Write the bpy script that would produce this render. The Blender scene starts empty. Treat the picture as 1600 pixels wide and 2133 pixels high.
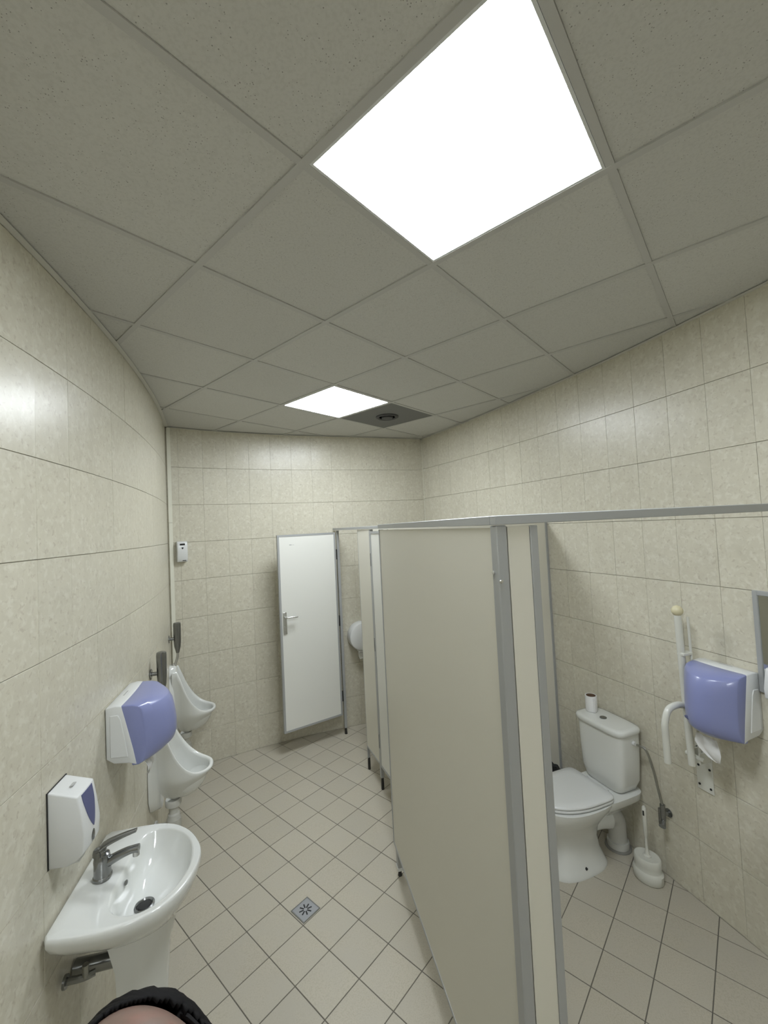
import bpy, bmesh, math, random
from mathutils import Vector, Matrix
random.seed(7)
C = bpy.context.scene
COL = C.collection
pi = math.pi

# ------------------------------------------------------------------ camera
FPX, CX, CY = 868.34, 797.78, 1065.23
PITCH, ROLL, CAMH = 0.037144, -0.0485136, 2.015
cp, sp, cr, sr = math.cos(PITCH), math.sin(PITCH), math.cos(ROLL), math.sin(ROLL)
vr, vf, vu = Vector((1, 0, 0)), Vector((0, cp, sp)), Vector((0, -sp, cp))
right = vr * cr + vu * sr
up = vu * cr - vr * sr
cam_d = bpy.data.cameras.new('camera')
cam = bpy.data.objects.new('camera', cam_d)
COL.objects.link(cam)
M = Matrix.Identity(4)
for i in range(3):
    M[i][0], M[i][1], M[i][2] = right[i], up[i], -vf[i]
M[2][3] = CAMH
cam.matrix_world = M
cam_d.sensor_fit = 'HORIZONTAL'
cam_d.sensor_width = 36
cam_d.lens = FPX / 1600 * 36
cam_d.shift_x = (800 - CX) / 1600
cam_d.shift_y = (CY - 1066.5) / 1600
cam_d.clip_start = 0.02
C.camera = cam

# ------------------------------------------------------------------ world, exposure
w = bpy.data.worlds.new('world')
C.world = w
w.use_nodes = True
w.node_tree.nodes['Background'].inputs[0].default_value = (0.5, 0.55, 0.6, 1)
w.node_tree.nodes['Background'].inputs[1].default_value = 0.0
LIGHT_STRENGTH = 32.0
LIGHT_COLOR = (0.93, 0.99, 1.05, 1)
C.view_settings.view_transform = 'Standard'
C.view_settings.look = 'None'
C.view_settings.exposure = 0.0
C.view_settings.gamma = 1.0
C.view_settings.use_curve_mapping = False

# ------------------------------------------------------------------ materials
def mat(name, color, rough=0.5, metal=0.0, spec=None, coat=0.0, vary=0.0, mottle=None, bump=0.0, bscale=200, emit=None, speck=None, trans=0.0, sss=0.0):
    m = bpy.data.materials.new(name)
    m.use_nodes = True
    nt = m.node_tree
    b = nt.nodes['Principled BSDF']
    b.inputs['Base Color'].default_value = (*color, 1)
    b.inputs['Roughness'].default_value = rough
    b.inputs['Metallic'].default_value = metal
    if spec is not None: b.inputs['Specular IOR Level'].default_value = spec
    if coat: b.inputs['Coat Weight'].default_value = coat; b.inputs['Coat Roughness'].default_value = 0.08
    if sss: b.inputs['Subsurface Weight'].default_value = sss; b.inputs['Subsurface Scale'].default_value = .01
    L = nt.links
    col = None
    tc = nt.nodes.new('ShaderNodeTexCoord')
    oi = nt.nodes.new('ShaderNodeObjectInfo')
    vec = nt.nodes.new('ShaderNodeVectorMath'); vec.operation = 'MULTIPLY_ADD'
    comb = nt.nodes.new('ShaderNodeCombineXYZ')
    for i in range(3): L.new(oi.outputs['Random'], comb.inputs[i])
    L.new(comb.outputs[0], vec.inputs[0]); vec.inputs[1].default_value = (37, 53, 71)
    L.new(tc.outputs['Object'], vec.inputs[2])
    V = vec.outputs[0]
    if mottle:
        # list of (colour, scale, detail, lo, hi, distortion)
        rgb = nt.nodes.new('ShaderNodeRGB'); rgb.outputs[0].default_value = (*color, 1)
        col = rgb.outputs[0]
        for (c2, sc, det, lo, hi, dist) in mottle:
            n = nt.nodes.new('ShaderNodeTexNoise'); n.inputs['Scale'].default_value = sc
            n.inputs['Detail'].default_value = det; n.inputs['Distortion'].default_value = dist
            L.new(V, n.inputs['Vector'])
            mr = nt.nodes.new('ShaderNodeMapRange'); mr.inputs[1].default_value = lo; mr.inputs[2].default_value = hi
            L.new(n.outputs[0], mr.inputs[0])
            mx = nt.nodes.new('ShaderNodeMix'); mx.data_type = 'RGBA'
            L.new(mr.outputs[0], mx.inputs[0]); L.new(col, mx.inputs[6]); mx.inputs[7].default_value = (*c2, 1)
            col = mx.outputs[2]
    if speck:
        # small dark pits: (colour, scale, threshold)
        c2, sc, th = speck
        v = nt.nodes.new('ShaderNodeTexVoronoi'); v.inputs['Scale'].default_value = sc
        L.new(V, v.inputs['Vector'])
        n = nt.nodes.new('ShaderNodeTexNoise'); n.inputs['Scale'].default_value = sc * .45; L.new(V, n.inputs['Vector'])
        mu = nt.nodes.new('ShaderNodeMath'); mu.operation = 'MULTIPLY'; L.new(n.outputs[0], mu.inputs[0]); mu.inputs[1].default_value = th * 2
        lt = nt.nodes.new('ShaderNodeMath'); lt.operation = 'LESS_THAN'
        L.new(v.outputs[0], lt.inputs[0]); L.new(mu.outputs[0], lt.inputs[1])
        n2 = nt.nodes.new('ShaderNodeTexNoise'); n2.inputs['Scale'].default_value = sc * .2; L.new(V, n2.inputs['Vector'])
        g = nt.nodes.new('ShaderNodeMath'); g.operation = 'GREATER_THAN'; L.new(n2.outputs[0], g.inputs[0]); g.inputs[1].default_value = .5
        m2 = nt.nodes.new('ShaderNodeMath'); m2.operation = 'MULTIPLY'; L.new(lt.outputs[0], m2.inputs[0]); L.new(g.outputs[0], m2.inputs[1])
        mx = nt.nodes.new('ShaderNodeMix'); mx.data_type = 'RGBA'
        L.new(m2.outputs[0], mx.inputs[0])
        if col: L.new(col, mx.inputs[6])
        else: mx.inputs[6].default_value = (*color, 1)
        mx.inputs[7].default_value = (*c2, 1)
        col = mx.outputs[2]
    if vary:
        hv = nt.nodes.new('ShaderNodeHueSaturation')
        mr = nt.nodes.new('ShaderNodeMapRange'); L.new(oi.outputs['Random'], mr.inputs[0])
        mr.inputs[3].default_value = 1 - vary; mr.inputs[4].default_value = 1 + vary
        L.new(mr.outputs[0], hv.inputs['Value'])
        if col: L.new(col, hv.inputs['Color'])
        else: hv.inputs['Color'].default_value = (*color, 1)
        col = hv.outputs[0]
    if col: L.new(col, b.inputs['Base Color'])
    if bump:
        n = nt.nodes.new('ShaderNodeTexNoise'); n.inputs['Scale'].default_value = bscale; n.inputs['Detail'].default_value = 3
        L.new(V, n.inputs['Vector'])
        bp = nt.nodes.new('ShaderNodeBump'); bp.inputs['Strength'].default_value = bump; bp.inputs['Distance'].default_value = .002
        L.new(n.outputs[0], bp.inputs['Height']); L.new(bp.outputs[0], b.inputs['Normal'])
    if emit:
        b.inputs['Emission Color'].default_value = emit[0]
        b.inputs['Emission Strength'].default_value = emit[1]
    return m

WALLC = (.42, .39, .30)
m_wall = mat('glazed_wall_tile', (.60, .57, .465), .30, spec=.45, vary=.02, bump=.06, bscale=25,
             mottle=[((.56, .53, .43), 16, 8, .35, .65, .4), ((.64, .615, .515), 40, 10, .50, .66, .4), ((.49, .45, .36), 60, 8, .57, .70, .5)])
m_grout = mat('wall_grout', (.68, .66, .57), .85)
m_floor = mat('matt_floor_tile', (.46, .425, .345), .42, spec=.35, vary=.03, bump=.05, bscale=300,
              mottle=[((.41, .375, .30), 180, 3, .45, .65, 0), ((.44, .41, .34), 5, 3, .4, .7, 0)])
m_fgrout = mat('floor_grout', (.13, .12, .10), .9)
m_ceil = mat('mineral_ceiling_panel', (.58, .575, .54), .9, vary=.02, bump=.35, bscale=260,
             mottle=[((.54, .535, .50), 120, 4, .45, .65, 0)], speck=((.28, .27, .25), 130, .15))
m_bar = mat('ceiling_bar_paint', (.49, .485, .46), .5)
m_angle = mat('perimeter_angle_paint', (.62, .61, .56), .5)
m_edge = mat('grey_seal', (.25, .245, .22), .9)  # plain grey of the toilet's floor seal
m_lamp = mat('lamp_diffuser', (.9, .9, .9), .5, emit=(LIGHT_COLOR, LIGHT_STRENGTH))
m_vent = mat('grey_vent_metal', (.16, .16, .155), .6, bump=.1)
m_vent_d = mat('dark_vent_metal', (.06, .06, .06), .6)
m_alu = mat('brushed_aluminium', (.40, .41, .41), .42, metal=.25, bump=.03, bscale=400)
m_panel = mat('cubicle_laminate', (.68, .66, .575), .45, spec=.35, bump=.04, bscale=500)
m_white_panel = mat('white_door_laminate', (.74, .74, .69), .38, spec=.4)
m_black = mat('black_plastic', (.015, .015, .015), .5)
m_ceramic = mat('white_ceramic', (.70, .71, .68), .12, spec=.55, coat=.4)
m_plastic = mat('white_plastic', (.68, .69, .68), .32, coat=.15)
m_plastic_g = mat('aged_white_plastic', (.60, .60, .54), .4)
m_purple = mat('violet_plastic', (.225, .25, .46), .28, coat=.25)
m_purple_d = mat('dark_violet_plastic', (.10, .11, .22), .3)
m_chrome = mat('worn_chrome', (.62, .62, .60), .24, metal=.85)
m_chrome_d = mat('dark_chrome', (.26, .265, .26), .22, metal=.9)
m_steel = mat('floor_drain_steel', (.36, .37, .39), .38, metal=.7)
m_pipe = mat('grey_white_pipe', (.58, .58, .54), .4)
m_paper = mat('tissue_paper', (.78, .78, .77), .9, bump=.2, bscale=60)
m_card = mat('brown_cardboard', (.16, .10, .06), .9)
m_cream = mat('cream_plastic', (.62, .57, .38), .35)
m_rail = mat('white_coated_rail', (.62, .62, .56), .3, coat=.2)
m_trim = mat('cream_trim', (.74, .73, .62), .5)
m_mirror = mat('mirror_glass', (.75, .77, .76), .04, metal=1)
m_skin = mat('skin', (.16, .105, .082), .42, sss=.03, mottle=[((.21, .115, .09), 30, 3, .45, .7, 0)])
m_hair = mat('black_hair', (.006, .0055, .0055), .75, spec=.15, bump=.8, bscale=90)
m_cloth = mat('dark_knit', (.03, .03, .035), .9, bump=.3, bscale=200)
m_jeans = mat('dark_denim', (.02, .03, .06), .9, bump=.3, bscale=300)
m_eye = mat('eye_white', (.7, .7, .68), .2)
m_stain = mat('faint_grey_ink', (.42, .42, .41), .6)
m_bag = mat('black_bin_liner', (.02, .02, .022), .25, bump=.8, bscale=30)
m_hole = mat('dark_hole', (.02, .02, .02), .8)
m_braid = mat('braided_steel', (.33, .33, .30), .35, metal=.9, bump=.6, bscale=500)
m_void = mat('plenum_board', (.3, .3, .28), .9)

# ------------------------------------------------------------------ builders
def link(o, parent=None):
    COL.objects.link(o)
    if parent is not None: o.parent = parent
    return o

def thing(name, label, cat, loc=(0, 0, 0), rz=0, group=None):
    o = bpy.data.objects.new(name, None)
    o.empty_display_size = .05
    o.location = loc; o.rotation_euler = (0, 0, rz)
    o['label'] = label; o['category'] = cat
    if group: o['group'] = group
    return link(o)

def tag(o, label, cat, group=None):
    o['label'] = label; o['category'] = cat
    if group: o['group'] = group
    return o

class MB:
    def __init__(s): s.v, s.f = [], []
    def add(s, v, f):
        n = len(s.v); s.v += [tuple(p) for p in v]; s.f += [tuple(i + n for i in q) for q in f]; return s
    def box(s, a, b):
        (x0, y0, z0), (x1, y1, z1) = a, b
        return s.add([(x0, y0, z0), (x1, y0, z0), (x1, y1, z0), (x0, y1, z0), (x0, y0, z1), (x1, y0, z1), (x1, y1, z1), (x0, y1, z1)],
                     [(0, 3, 2, 1), (4, 5, 6, 7), (0, 1, 5, 4), (1, 2, 6, 5), (2, 3, 7, 6), (3, 0, 4, 7)])
    def loft(s, rings, cap0=True, cap1=True, closed=True):
        n = len(rings[0]); base = len(s.v)
        for r in rings: s.v += [tuple(p) for p in r]
        for i in range(len(rings) - 1):
            for j in range(n if closed else n - 1):
                k = (j + 1) % n
                s.f.append((base + i * n + j, base + i * n + k, base + (i + 1) * n + k, base + (i + 1) * n + j))
        if cap0: s.f.append(tuple(base + j for j in reversed(range(n))))
        if cap1: s.f.append(tuple(base + (len(rings) - 1) * n + j for j in range(n)))
        return s
    def tube(s, path, r, n=12, cap=True):
        path = [Vector(p) for p in path]
        rs = r if isinstance(r, (list, tuple)) else [r] * len(path)
        rings = []; prev = None
        for i, p in enumerate(path):
            if i == 0: t = path[1] - p
            elif i == len(path) - 1: t = p - path[i - 1]
            else: t = (path[i + 1] - p).normalized() + (p - path[i - 1]).normalized()
            t.normalize()
            if prev is None:
                a = Vector((0, 0, 1)) if abs(t.z) < .9 else Vector((1, 0, 0))
                u = t.cross(a).normalized()
            else:
                u = (prev - t * prev.dot(t)).normalized()
            prev = u; v = t.cross(u)
            rings.append([p + (u * math.cos(2 * pi * k / n) + v * math.sin(2 * pi * k / n)) * rs[i] for k in range(n)])
        return s.loft(rings, cap, cap)
    def lathe(s, prof, c=(0, 0, 0), n=24, sx=1, sy=1, cap=True):
        rings = [[(c[0] + r * sx * math.cos(2 * pi * k / n), c[1] + r * sy * math.sin(2 * pi * k / n), c[2] + z) for k in range(n)] for r, z in prof]
        return s.loft(rings, cap, cap)
    def lathe_x(s, prof, c=(0, 0, 0), n=20, sy=1, sz=1):
        rings = [[(c[0] + x, c[1] + r * sy * math.cos(2 * pi * k / n), c[2] + r * sz * math.sin(2 * pi * k / n)) for k in range(n)] for r, x in prof]
        return s.loft(rings)
    def build(s, name, m, parent=None, smooth=True, bevel=0.0, seg=2, auto=35, sub=0):
        me = bpy.data.meshes.new(name)
        me.from_pydata(s.v, [], s.f)
        bm = bmesh.new(); bm.from_mesh(me)
        bmesh.ops.recalc_face_normals(bm, faces=bm.faces)
        if bevel:
            ed = [e for e in bm.edges if len(e.link_faces) == 2 and e.calc_face_angle(0) > math.radians(30)]
            bmesh.ops.bevel(bm, geom=ed, offset=bevel, segments=seg, affect='EDGES', profile=.5, clamp_overlap=True)
        for e in bm.edges:
            if len(e.link_faces) == 2: e.smooth = e.calc_face_angle(0) < math.radians(auto)
        for f in bm.faces: f.smooth = smooth
        bm.to_mesh(me); bm.free()
        me.materials.append(m)
        o = bpy.data.objects.new(name, me)
        link(o, parent)
        if sub:
            md = o.modifiers.new('sub', 'SUBSURF'); md.levels = sub; md.render_levels = sub
        return o

def arc3(p0, p1, p2, n=6):
    p0, p1, p2 = Vector(p0), Vector(p1), Vector(p2)
    return [p0 * (1 - t) ** 2 + p1 * 2 * t * (1 - t) + p2 * t * t for t in [i / n for i in range(n + 1)]]

def smooth_path(pts, n=6):
    pts = [Vector(p) for p in pts]; out = []
    P = [pts[0] * 2 - pts[1]] + pts + [pts[-1] * 2 - pts[-2]]
    for i in range(1, len(P) - 2):
        a, b, c, d = P[i - 1:i + 3]
        for k in range(n):
            t = k / n
            out.append(.5 * ((2 * b) + (c - a) * t + (2 * a - 5 * b + 4 * c - d) * t * t + (3 * b - a - 3 * c + d) * t ** 3))
    out.append(pts[-1]); return out

def sring(cx, cy, ax, ay, z, p=2.6, n=32):
    out = []
    for k in range(n):
        t = 2 * pi * k / n; c, s = math.cos(t), math.sin(t)
        out.append((cx + ax * math.copysign(abs(c) ** (2 / p), c), cy + ay * math.copysign(abs(s) ** (2 / p), s), z))
    return out

def clip_poly(subj, clip):
    """Sutherland-Hodgman, clip convex ccw"""
    out = subj
    for i in range(len(clip)):
        a, b = clip[i], clip[(i + 1) % len(clip)]
        inp, out = out, []
        if not inp: break
        def side(p): return (b[0] - a[0]) * (p[1] - a[1]) - (b[1] - a[1]) * (p[0] - a[0])
        for j in range(len(inp)):
            P, Q = inp[j - 1], inp[j]
            sP, sQ = side(P), side(Q)
            if sQ >= 0:
                if sP < 0:
                    t = sP / (sP - sQ); out.append((P[0] + (Q[0] - P[0]) * t, P[1] + (Q[1] - P[1]) * t))
                out.append(Q)
            elif sP >= 0:
                t = sP / (sP - sQ); out.append((P[0] + (Q[0] - P[0]) * t, P[1] + (Q[1] - P[1]) * t))
    res = []
    for p in out:
        if not res or math.dist(p, res[-1]) > 1e-4: res.append(p)
    if len(res) > 1 and math.dist(res[0], res[-1]) < 1e-4: res.pop()
    return res

def area(p): return .5 * sum(p[i - 1][0] * p[i][1] - p[i][0] * p[i - 1][1] for i in range(len(p)))

# ------------------------------------------------------------------ room plan (curved walls)
CEIL = 2.977
def gL(y): return -1.11 - .2 * (y - 1.22) - .056 * ((y - 1.35) ** 2 - .017)
def Lp(y): y0 = y / .99; return Vector((gL(y0) * .99, y))
def gR(y): return 1.552 - .31 * (y - 2.132) - .0375 * ((y - 2) ** 2 - .017)
def Rp(y0):
    k = 1.012 - .022 * max(0, min(1, (y0 - 2.5) / 2.2)); return Vector((gR(y0) * k, y0 * k))
YB = -1.75
Lpts = [Lp(YB + (3.611 - YB) * i / 60) for i in range(61)]
LB = Lpts[-1]
Rpts = [Rp(4.71 - (4.71 + 1.75) * i / 70) for i in range(71)]
RB = Rpts[0]
Bctrl = [LB, (-1.517, 3.852), (-.915, 4.152), (-.206, 4.408), RB]
Bpts = [Vector((p.x, p.y)) for p in smooth_path([(p[0], p[1], 0) for p in Bctrl], 6)]
Sh = [Rpts[-1], Vector((Lpts[0].x, Rpts[-1].y))]
Lpts[0] = Vector((Lpts[0].x, Rpts[-1].y))
ROOM = [tuple(p) for p in (Lpts[::-1] + Rpts[::-1] + Bpts[::-1])]  # ordering fixed below
ROOM = [tuple(p) for p in Lpts] + [tuple(p) for p in Bpts[1:]] + [tuple(p) for p in Rpts[1:]]
if area(ROOM) < 0: ROOM = ROOM[::-1]

class Curve2:
    def __init__(s, pts):
        s.p = pts; s.s = [0]
        for a, b in zip(pts[:-1], pts[1:]): s.s.append(s.s[-1] + (b - a).length)
        s.L = s.s[-1]
    def at(s, d):
        d = max(0, min(s.L, d))
        for i in range(len(s.p) - 1):
            if d <= s.s[i + 1] + 1e-9:
                t = (d - s.s[i]) / (s.s[i + 1] - s.s[i]); return s.p[i].lerp(s.p[i + 1], t)
        return s.p[-1]
    def near_y(s, y):
        for i in range(len(s.p) - 1):
            a, b = s.p[i].y, s.p[i + 1].y
            if (a - y) * (b - y) <= 0: return s.s[i] + (y - a) / (b - a) * (s.s[i + 1] - s.s[i])
CL, CB, CR = Curve2(Lpts), Curve2(Bpts), Curve2(Rpts)
INSIDE = Vector((0.2, 1.8))

def frame_at(curve, d):
    """wall point and rotation so that local +x points out of the wall into the room"""
    P = curve.at(d); t = (curve.at(d + .03) - curve.at(d - .03)).normalized()
    n = Vector((t.y, -t.x))
    if n.dot(INSIDE - P) < 0: n = -n
    return P, math.atan2(n.y, n.x), n

def struct(o): o['kind'] = 'structure'; return o

# ------------------------------------------------------------------ walls: backing + tiles
TT = .006
def wall_backing(name, pts):
    n = len(pts); v = []; f = []
    cen = INSIDE
    off = []
    for i in range(n):
        t = (pts[min(i + 1, n - 1)] - pts[max(i - 1, 0)]).normalized(); nn = Vector((t.y, -t.x))
        if nn.dot(cen - pts[i]) < 0: nn = -nn
        off.append(nn)
    mb = MB()
    rings = []
    for i in range(n):
        a = pts[i] - off[i] * (TT + .0015); b = pts[i] - off[i] * .12
        rings.append([(a.x, a.y, -.05), (a.x, a.y, CEIL + .1), (b.x, b.y, CEIL + .1), (b.x, b.y, -.05)])
    mb.loft(rings)
    return struct(mb.build(name, m_grout, smooth=False))

tile_cache = {}
def tile_mesh(wd, ht):
    key = (round(wd, 3), round(ht, 3))
    if key in tile_cache: return tile_cache[key]
    a, b = wd / 2 - .0003, ht / 2 - .0011; c = .0006
    v = [(-TT, -a, -b), (-TT, a, -b), (-TT, a, b), (-TT, -a, b), (-c, -a, -b), (-c, a, -b), (-c, a, b), (-c, -a, b),
         (0, -a + c, -b + c), (0, a - c, -b + c), (0, a - c, b - c), (0, -a + c, b - c)]
    f = [(4, 5, 9, 8), (5, 6, 10, 9), (6, 7, 11, 10), (7, 4, 8, 11), (8, 9, 10, 11), (0, 1, 5, 4), (1, 2, 6, 5), (2, 3, 7, 6), (3, 0, 4, 7)]
    me = bpy.data.meshes.new('tile'); me.from_pydata(v, [], f)
    bm = bmesh.new(); bm.from_mesh(me); bmesh.ops.recalc_face_normals(bm, faces=bm.faces); bm.to_mesh(me); bm.free()
    me.materials.append(m_wall); tile_cache[key] = me
    return me

def tile_wall(wall, curve, joints, rows, visible):
    stuff = MB()
    for a, b in zip(joints[:-1], joints[1:]):
        if b - a < .012: continue
        P, Q = curve.at(a), curve.at(b)
        mid = (P + Q) / 2; t = (Q - P).normalized(); n = Vector((t.y, -t.x))
        if n.dot(INSIDE - mid) < 0: n = -n
        ang = math.atan2(n.y, n.x); wd = (Q - P).length
        for z0, z1 in zip(rows[:-1], rows[1:]):
            if visible(mid, (z0 + z1) / 2):
                o = bpy.data.objects.new('tile', tile_mesh(wd if abs(wd - .2) > .012 else round(wd, 3), z1 - z0))
                j = random.uniform(-.0004, .0004)
                o.location = (mid.x + n.x * j, mid.y + n.y * j, (z0 + z1) / 2)
                o.rotation_euler = (random.uniform(-.0012, .0012), random.uniform(-.002, .002), ang + random.uniform(-.002, .002))
                link(o, wall)
            else:
                me = tile_mesh(wd, z1 - z0); R = Matrix.Rotation(ang, 3, 'Z')
                stuff.add([R @ v.co + Vector((mid.x, mid.y, (z0 + z1) / 2)) for v in me.vertices], [tuple(p.vertices) for p in me.polygons])
    if stuff.v:
        o = stuff.build('tile_field', m_wall, wall, smooth=False); o['kind'] = 'stuff'

def joints_for(curve, anchor, step):
    k0 = math.floor(anchor / step); s = anchor - k0 * step; out = [0.0]
    while s < curve.L:
        if s > .012 and s < curve.L - .012: out.append(s)
        s += step
    out.append(curve.L); return out

def in_frame(p, margin=60):
    d = Vector(p) - Vector((0, 0, CAMH)); z = d.dot(vf)
    if z < .1: return False
    x = CX + FPX * d.dot(right) / z; y = CY - FPX * d.dot(up) / z
    return -margin < x < 1600 + margin and -margin < y < 2133 + margin

wl = wall_backing('wall_left', Lpts)
wb = wall_backing('wall_back', Bpts)
wr = wall_backing('wall_right', Rpts)
rowsL = [0] + [.2963 + .3334 * k for k in range(8)] + [2.962, CEIL]
rowsL = [0] + [.2963 + .3334 * k for k in range(8)] + [CEIL]
rowsR = [0] + [.322 + .3313 * k for k in range(8)] + [CEIL]
vis = lambda m, z: in_frame((m.x, m.y, z), 110)
tile_wall(wl, CL, joints_for(CL, CL.near_y(1.356), .208), rowsL, vis)
tile_wall(wb, CB, joints_for(CB, .302, .205), rowsL, vis)
tile_wall(wr, CR, joints_for(CR, CR.near_y(2.78), .1985), rowsR, vis)
# wall behind the camera
yb = Rpts[-1].y
mb = MB().box((Lpts[0].x - .12, yb - .12, -.05), (Rpts[-1].x + .12, yb - .008, CEIL + .1))
wf = struct(mb.build('wall_front', m_grout, smooth=False))
CF = Curve2([Vector((Lpts[0].x, yb)), Vector((Rpts[-1].x, yb))])
tile_wall(wf, CF, joints_for(CF, .1, .2), rowsL, lambda m, z: False)

# ------------------------------------------------------------------ floor
FA, FS = -.71947, .2009
FO = Vector((-.5102, 2.2087))
fd1, fd2 = Vector((math.cos(FA), math.sin(FA))), Vector((-math.sin(FA), math.cos(FA)))
fl_pts = [(Lpts[0].x - .1, yb - .1), (2.4, yb - .1), (2.4, 5.1), (-2.2, 5.1), (-2.2, yb)]
fl = struct(MB().loft([[(p[0], p[1], -.06) for p in ROOM], [(p[0], p[1], -.0018) for p in ROOM]]).build('floor', m_fgrout, smooth=False))
def prism(mb, poly, z0, z1, ch, up_=True):
    """slab with chamfered visible face; z1 is the visible side"""
    c = (sum(p[0] for p in poly) / len(poly), sum(p[1] for p in poly) / len(poly))
    def inset(p):
        d = math.dist(p, c); k = max(0, 1 - ch * 1.4 / d) if d > 0 else 1
        return (c[0] + (p[0] - c[0]) * k, c[1] + (p[1] - c[1]) * k)
    zc = z1 - ch if z1 > z0 else z1 + ch
    r = [[(p[0], p[1], z0) for p in poly], [(p[0], p[1], zc) for p in poly], [(*inset(p), z1) for p in poly]]
    return mb.loft(r, cap0=False)
gap = .0021
std = [(gap, gap), (FS - gap, gap), (FS - gap, FS - gap), (gap, FS - gap)]
std_me = None
cells = []
for i in range(-40, 40):
    for j in range(-40, 40):
        q = [FO + fd1 * (i * FS + a) + fd2 * (j * FS + b) for a, b in std]
        cen = sum(q, Vector((0, 0))) / 4
        if abs(cen.x) > 3 or cen.y < -2.2 or cen.y > 5.2: continue
        pl = clip_poly(ROOM, [tuple(x) for x in q])
        if len(pl) < 3 or abs(area(pl)) < 2e-4: continue
        full = abs(abs(area(pl)) - (FS - 2 * gap) ** 2) < 1e-6
        cells.append(((cen - Vector((0, 0))).length, cen, pl, full))
cells.sort(key=lambda c: c[0])
stuff = MB(); cnt = 0
for d, cen, pl, full in cells:
    show = in_frame((cen.x, cen.y, 0), 90)
    if show and cnt < 295:
        cnt += 1
        if full:
            if std_me is None:
                o = prism(MB(), [(fd1 * a + fd2 * b)[:] for a, b in [(-(FS / 2 - gap), -(FS / 2 - gap)), (FS / 2 - gap, -(FS / 2 - gap)), (FS / 2 - gap, FS / 2 - gap), (-(FS / 2 - gap), FS / 2 - gap)]], -.01, 0, .0008).build('floor_tile', m_floor, fl, smooth=False)
                std_me = o.data
            else:
                o = link(bpy.data.objects.new('floor_tile', std_me), fl)
            o.location = (cen.x, cen.y, random.uniform(-.0003, .0003))
        else:
            o = prism(MB(), pl, -.01, 0, .0008).build('floor_tile', m_floor, fl, smooth=False)
    else:
        prism(stuff, pl, -.01, 0, .0008)
if stuff.v:
    o = stuff.build('floor_tile_field', m_floor, fl, smooth=False); o['kind'] = 'stuff'

# ------------------------------------------------------------------ ceiling grid
GA, GS = .85567, .6
GO = Vector((-.16693, 1.06273))
g1, g2 = Vector((math.cos(GA), math.sin(GA))), Vector((-math.sin(GA), math.cos(GA)))
# b index in the survey counts along -g?  node(a,b) = GO + a*GS*g1 + b*GS*g2
ce = struct(MB().loft([[(p[0], p[1], CEIL + .06) for p in ROOM], [(p[0], p[1], CEIL + .12) for p in ROOM]]).build('ceiling', m_void, smooth=False))
LIGHTS = {(0, -1), (2, 2), (-3, -4)}  # the last cell holds the added fill panel
BW = .012
def cell_poly(i, j, g):
    return [tuple(GO + g1 * (GS * i + a) + g2 * (GS * j + b)) for a, b in [(g, g), (GS - g, g), (GS - g, GS - g), (g, GS - g)]]
for i in range(-9, 10):
    for j in range(-9, 10):
        cen = GO + g1 * GS * (i + .5) + g2 * GS * (j + .5)
        if (i, j) in LIGHTS: continue
        full = cell_poly(i, j, BW - .001)
        pl = clip_poly(ROOM, full)
        if len(pl) < 3 or abs(area(pl)) < 8e-4: continue
        if (i, j) == (3, 2):
            continue
        z = CEIL + .004 + random.uniform(0, .0015)
        prism(MB(), pl, z + .014, z, .001).build('ceiling_panel', m_ceil, ce, smooth=False)
def strip(P, Q, hw, z0, z1, name, m):
    t = (Q - P).normalized(); n = Vector((-t.y, t.x)) * hw
    pl = clip_poly(ROOM, [tuple(P - n), tuple(Q - n), tuple(Q + n), tuple(P + n)])
    if len(pl) < 3 or abs(area(pl)) < 2e-4: return
    MB().loft([[(p[0], p[1], z0) for p in pl], [(p[0], p[1], z1) for p in pl]]).build(name, m, ce, smooth=False)
for k in range(-9, 11):
    A = GO + g1 * GS * k; strip(A - g2 * 6, A + g2 * 6, BW, CEIL, CEIL + .02, 'main_bar', m_bar)
for k in range(-9, 11):
    for i in range(-9, 10):
        A = GO + g2 * GS * k + g1 * (GS * i + BW); B = GO + g2 * GS * k + g1 * (GS * (i + 1) - BW)
        strip(A, B, BW - .001, CEIL + .0006, CEIL + .02, 'cross_bar', m_bar)
# perimeter angle
def perimeter(name, pts):
    rings = []
    n = len(pts)
    for i in range(n):
        t = (pts[min(i + 1, n - 1)] - pts[max(i - 1, 0)]).normalized(); nn = Vector((t.y, -t.x))
        if nn.dot(INSIDE - pts[i]) < 0: nn = -nn
        a = pts[i] + nn * .0005; b = pts[i] + nn * .024
        rings.append([(a.x, a.y, CEIL - .0015), (b.x, b.y, CEIL - .0015), (b.x, b.y, CEIL - .0001), (a.x, a.y, CEIL - .0001)])
    return struct(MB().loft(rings).build(name, m_angle, smooth=False))
perimeter('trim_1', Lpts); perimeter('trim_2', Bpts); perimeter('trim_3', Rpts)

def ceiling_light(i, j, label):
    cen = GO + g1 * GS * (i + .5) + g2 * GS * (j + .5)
    t = thing('ceiling_light', label, 'light', (cen.x, cen.y, CEIL), GA, 'square ceiling light panels')
    h = GS / 2 - BW
    fr = MB(); hi = h - .008
    for (x0, y0, x1, y1) in [(-h, -h, h, -hi), (-h, hi, h, h), (-h, -hi, -hi, hi), (hi, -hi, h, hi)]:
        fr.box((x0, y0, .001), (x1, y1, .03))
    fr.build('frame', m_plastic, t, smooth=False)
    MB().box((-hi, -hi, .004), (hi, hi, .02)).build('diffuser', m_lamp, t, smooth=False)
ceiling_light(0, -1, 'large bright square light panel overhead near the viewer')
ceiling_light(2, 2, 'bright square ceiling light panel farther away, above the middle of the room')
ceiling_light(-3, -4, 'added fill light panel in the unseen ceiling behind the viewer')  # unseen panel, added to brighten the front faces of the near cubicle
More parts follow.
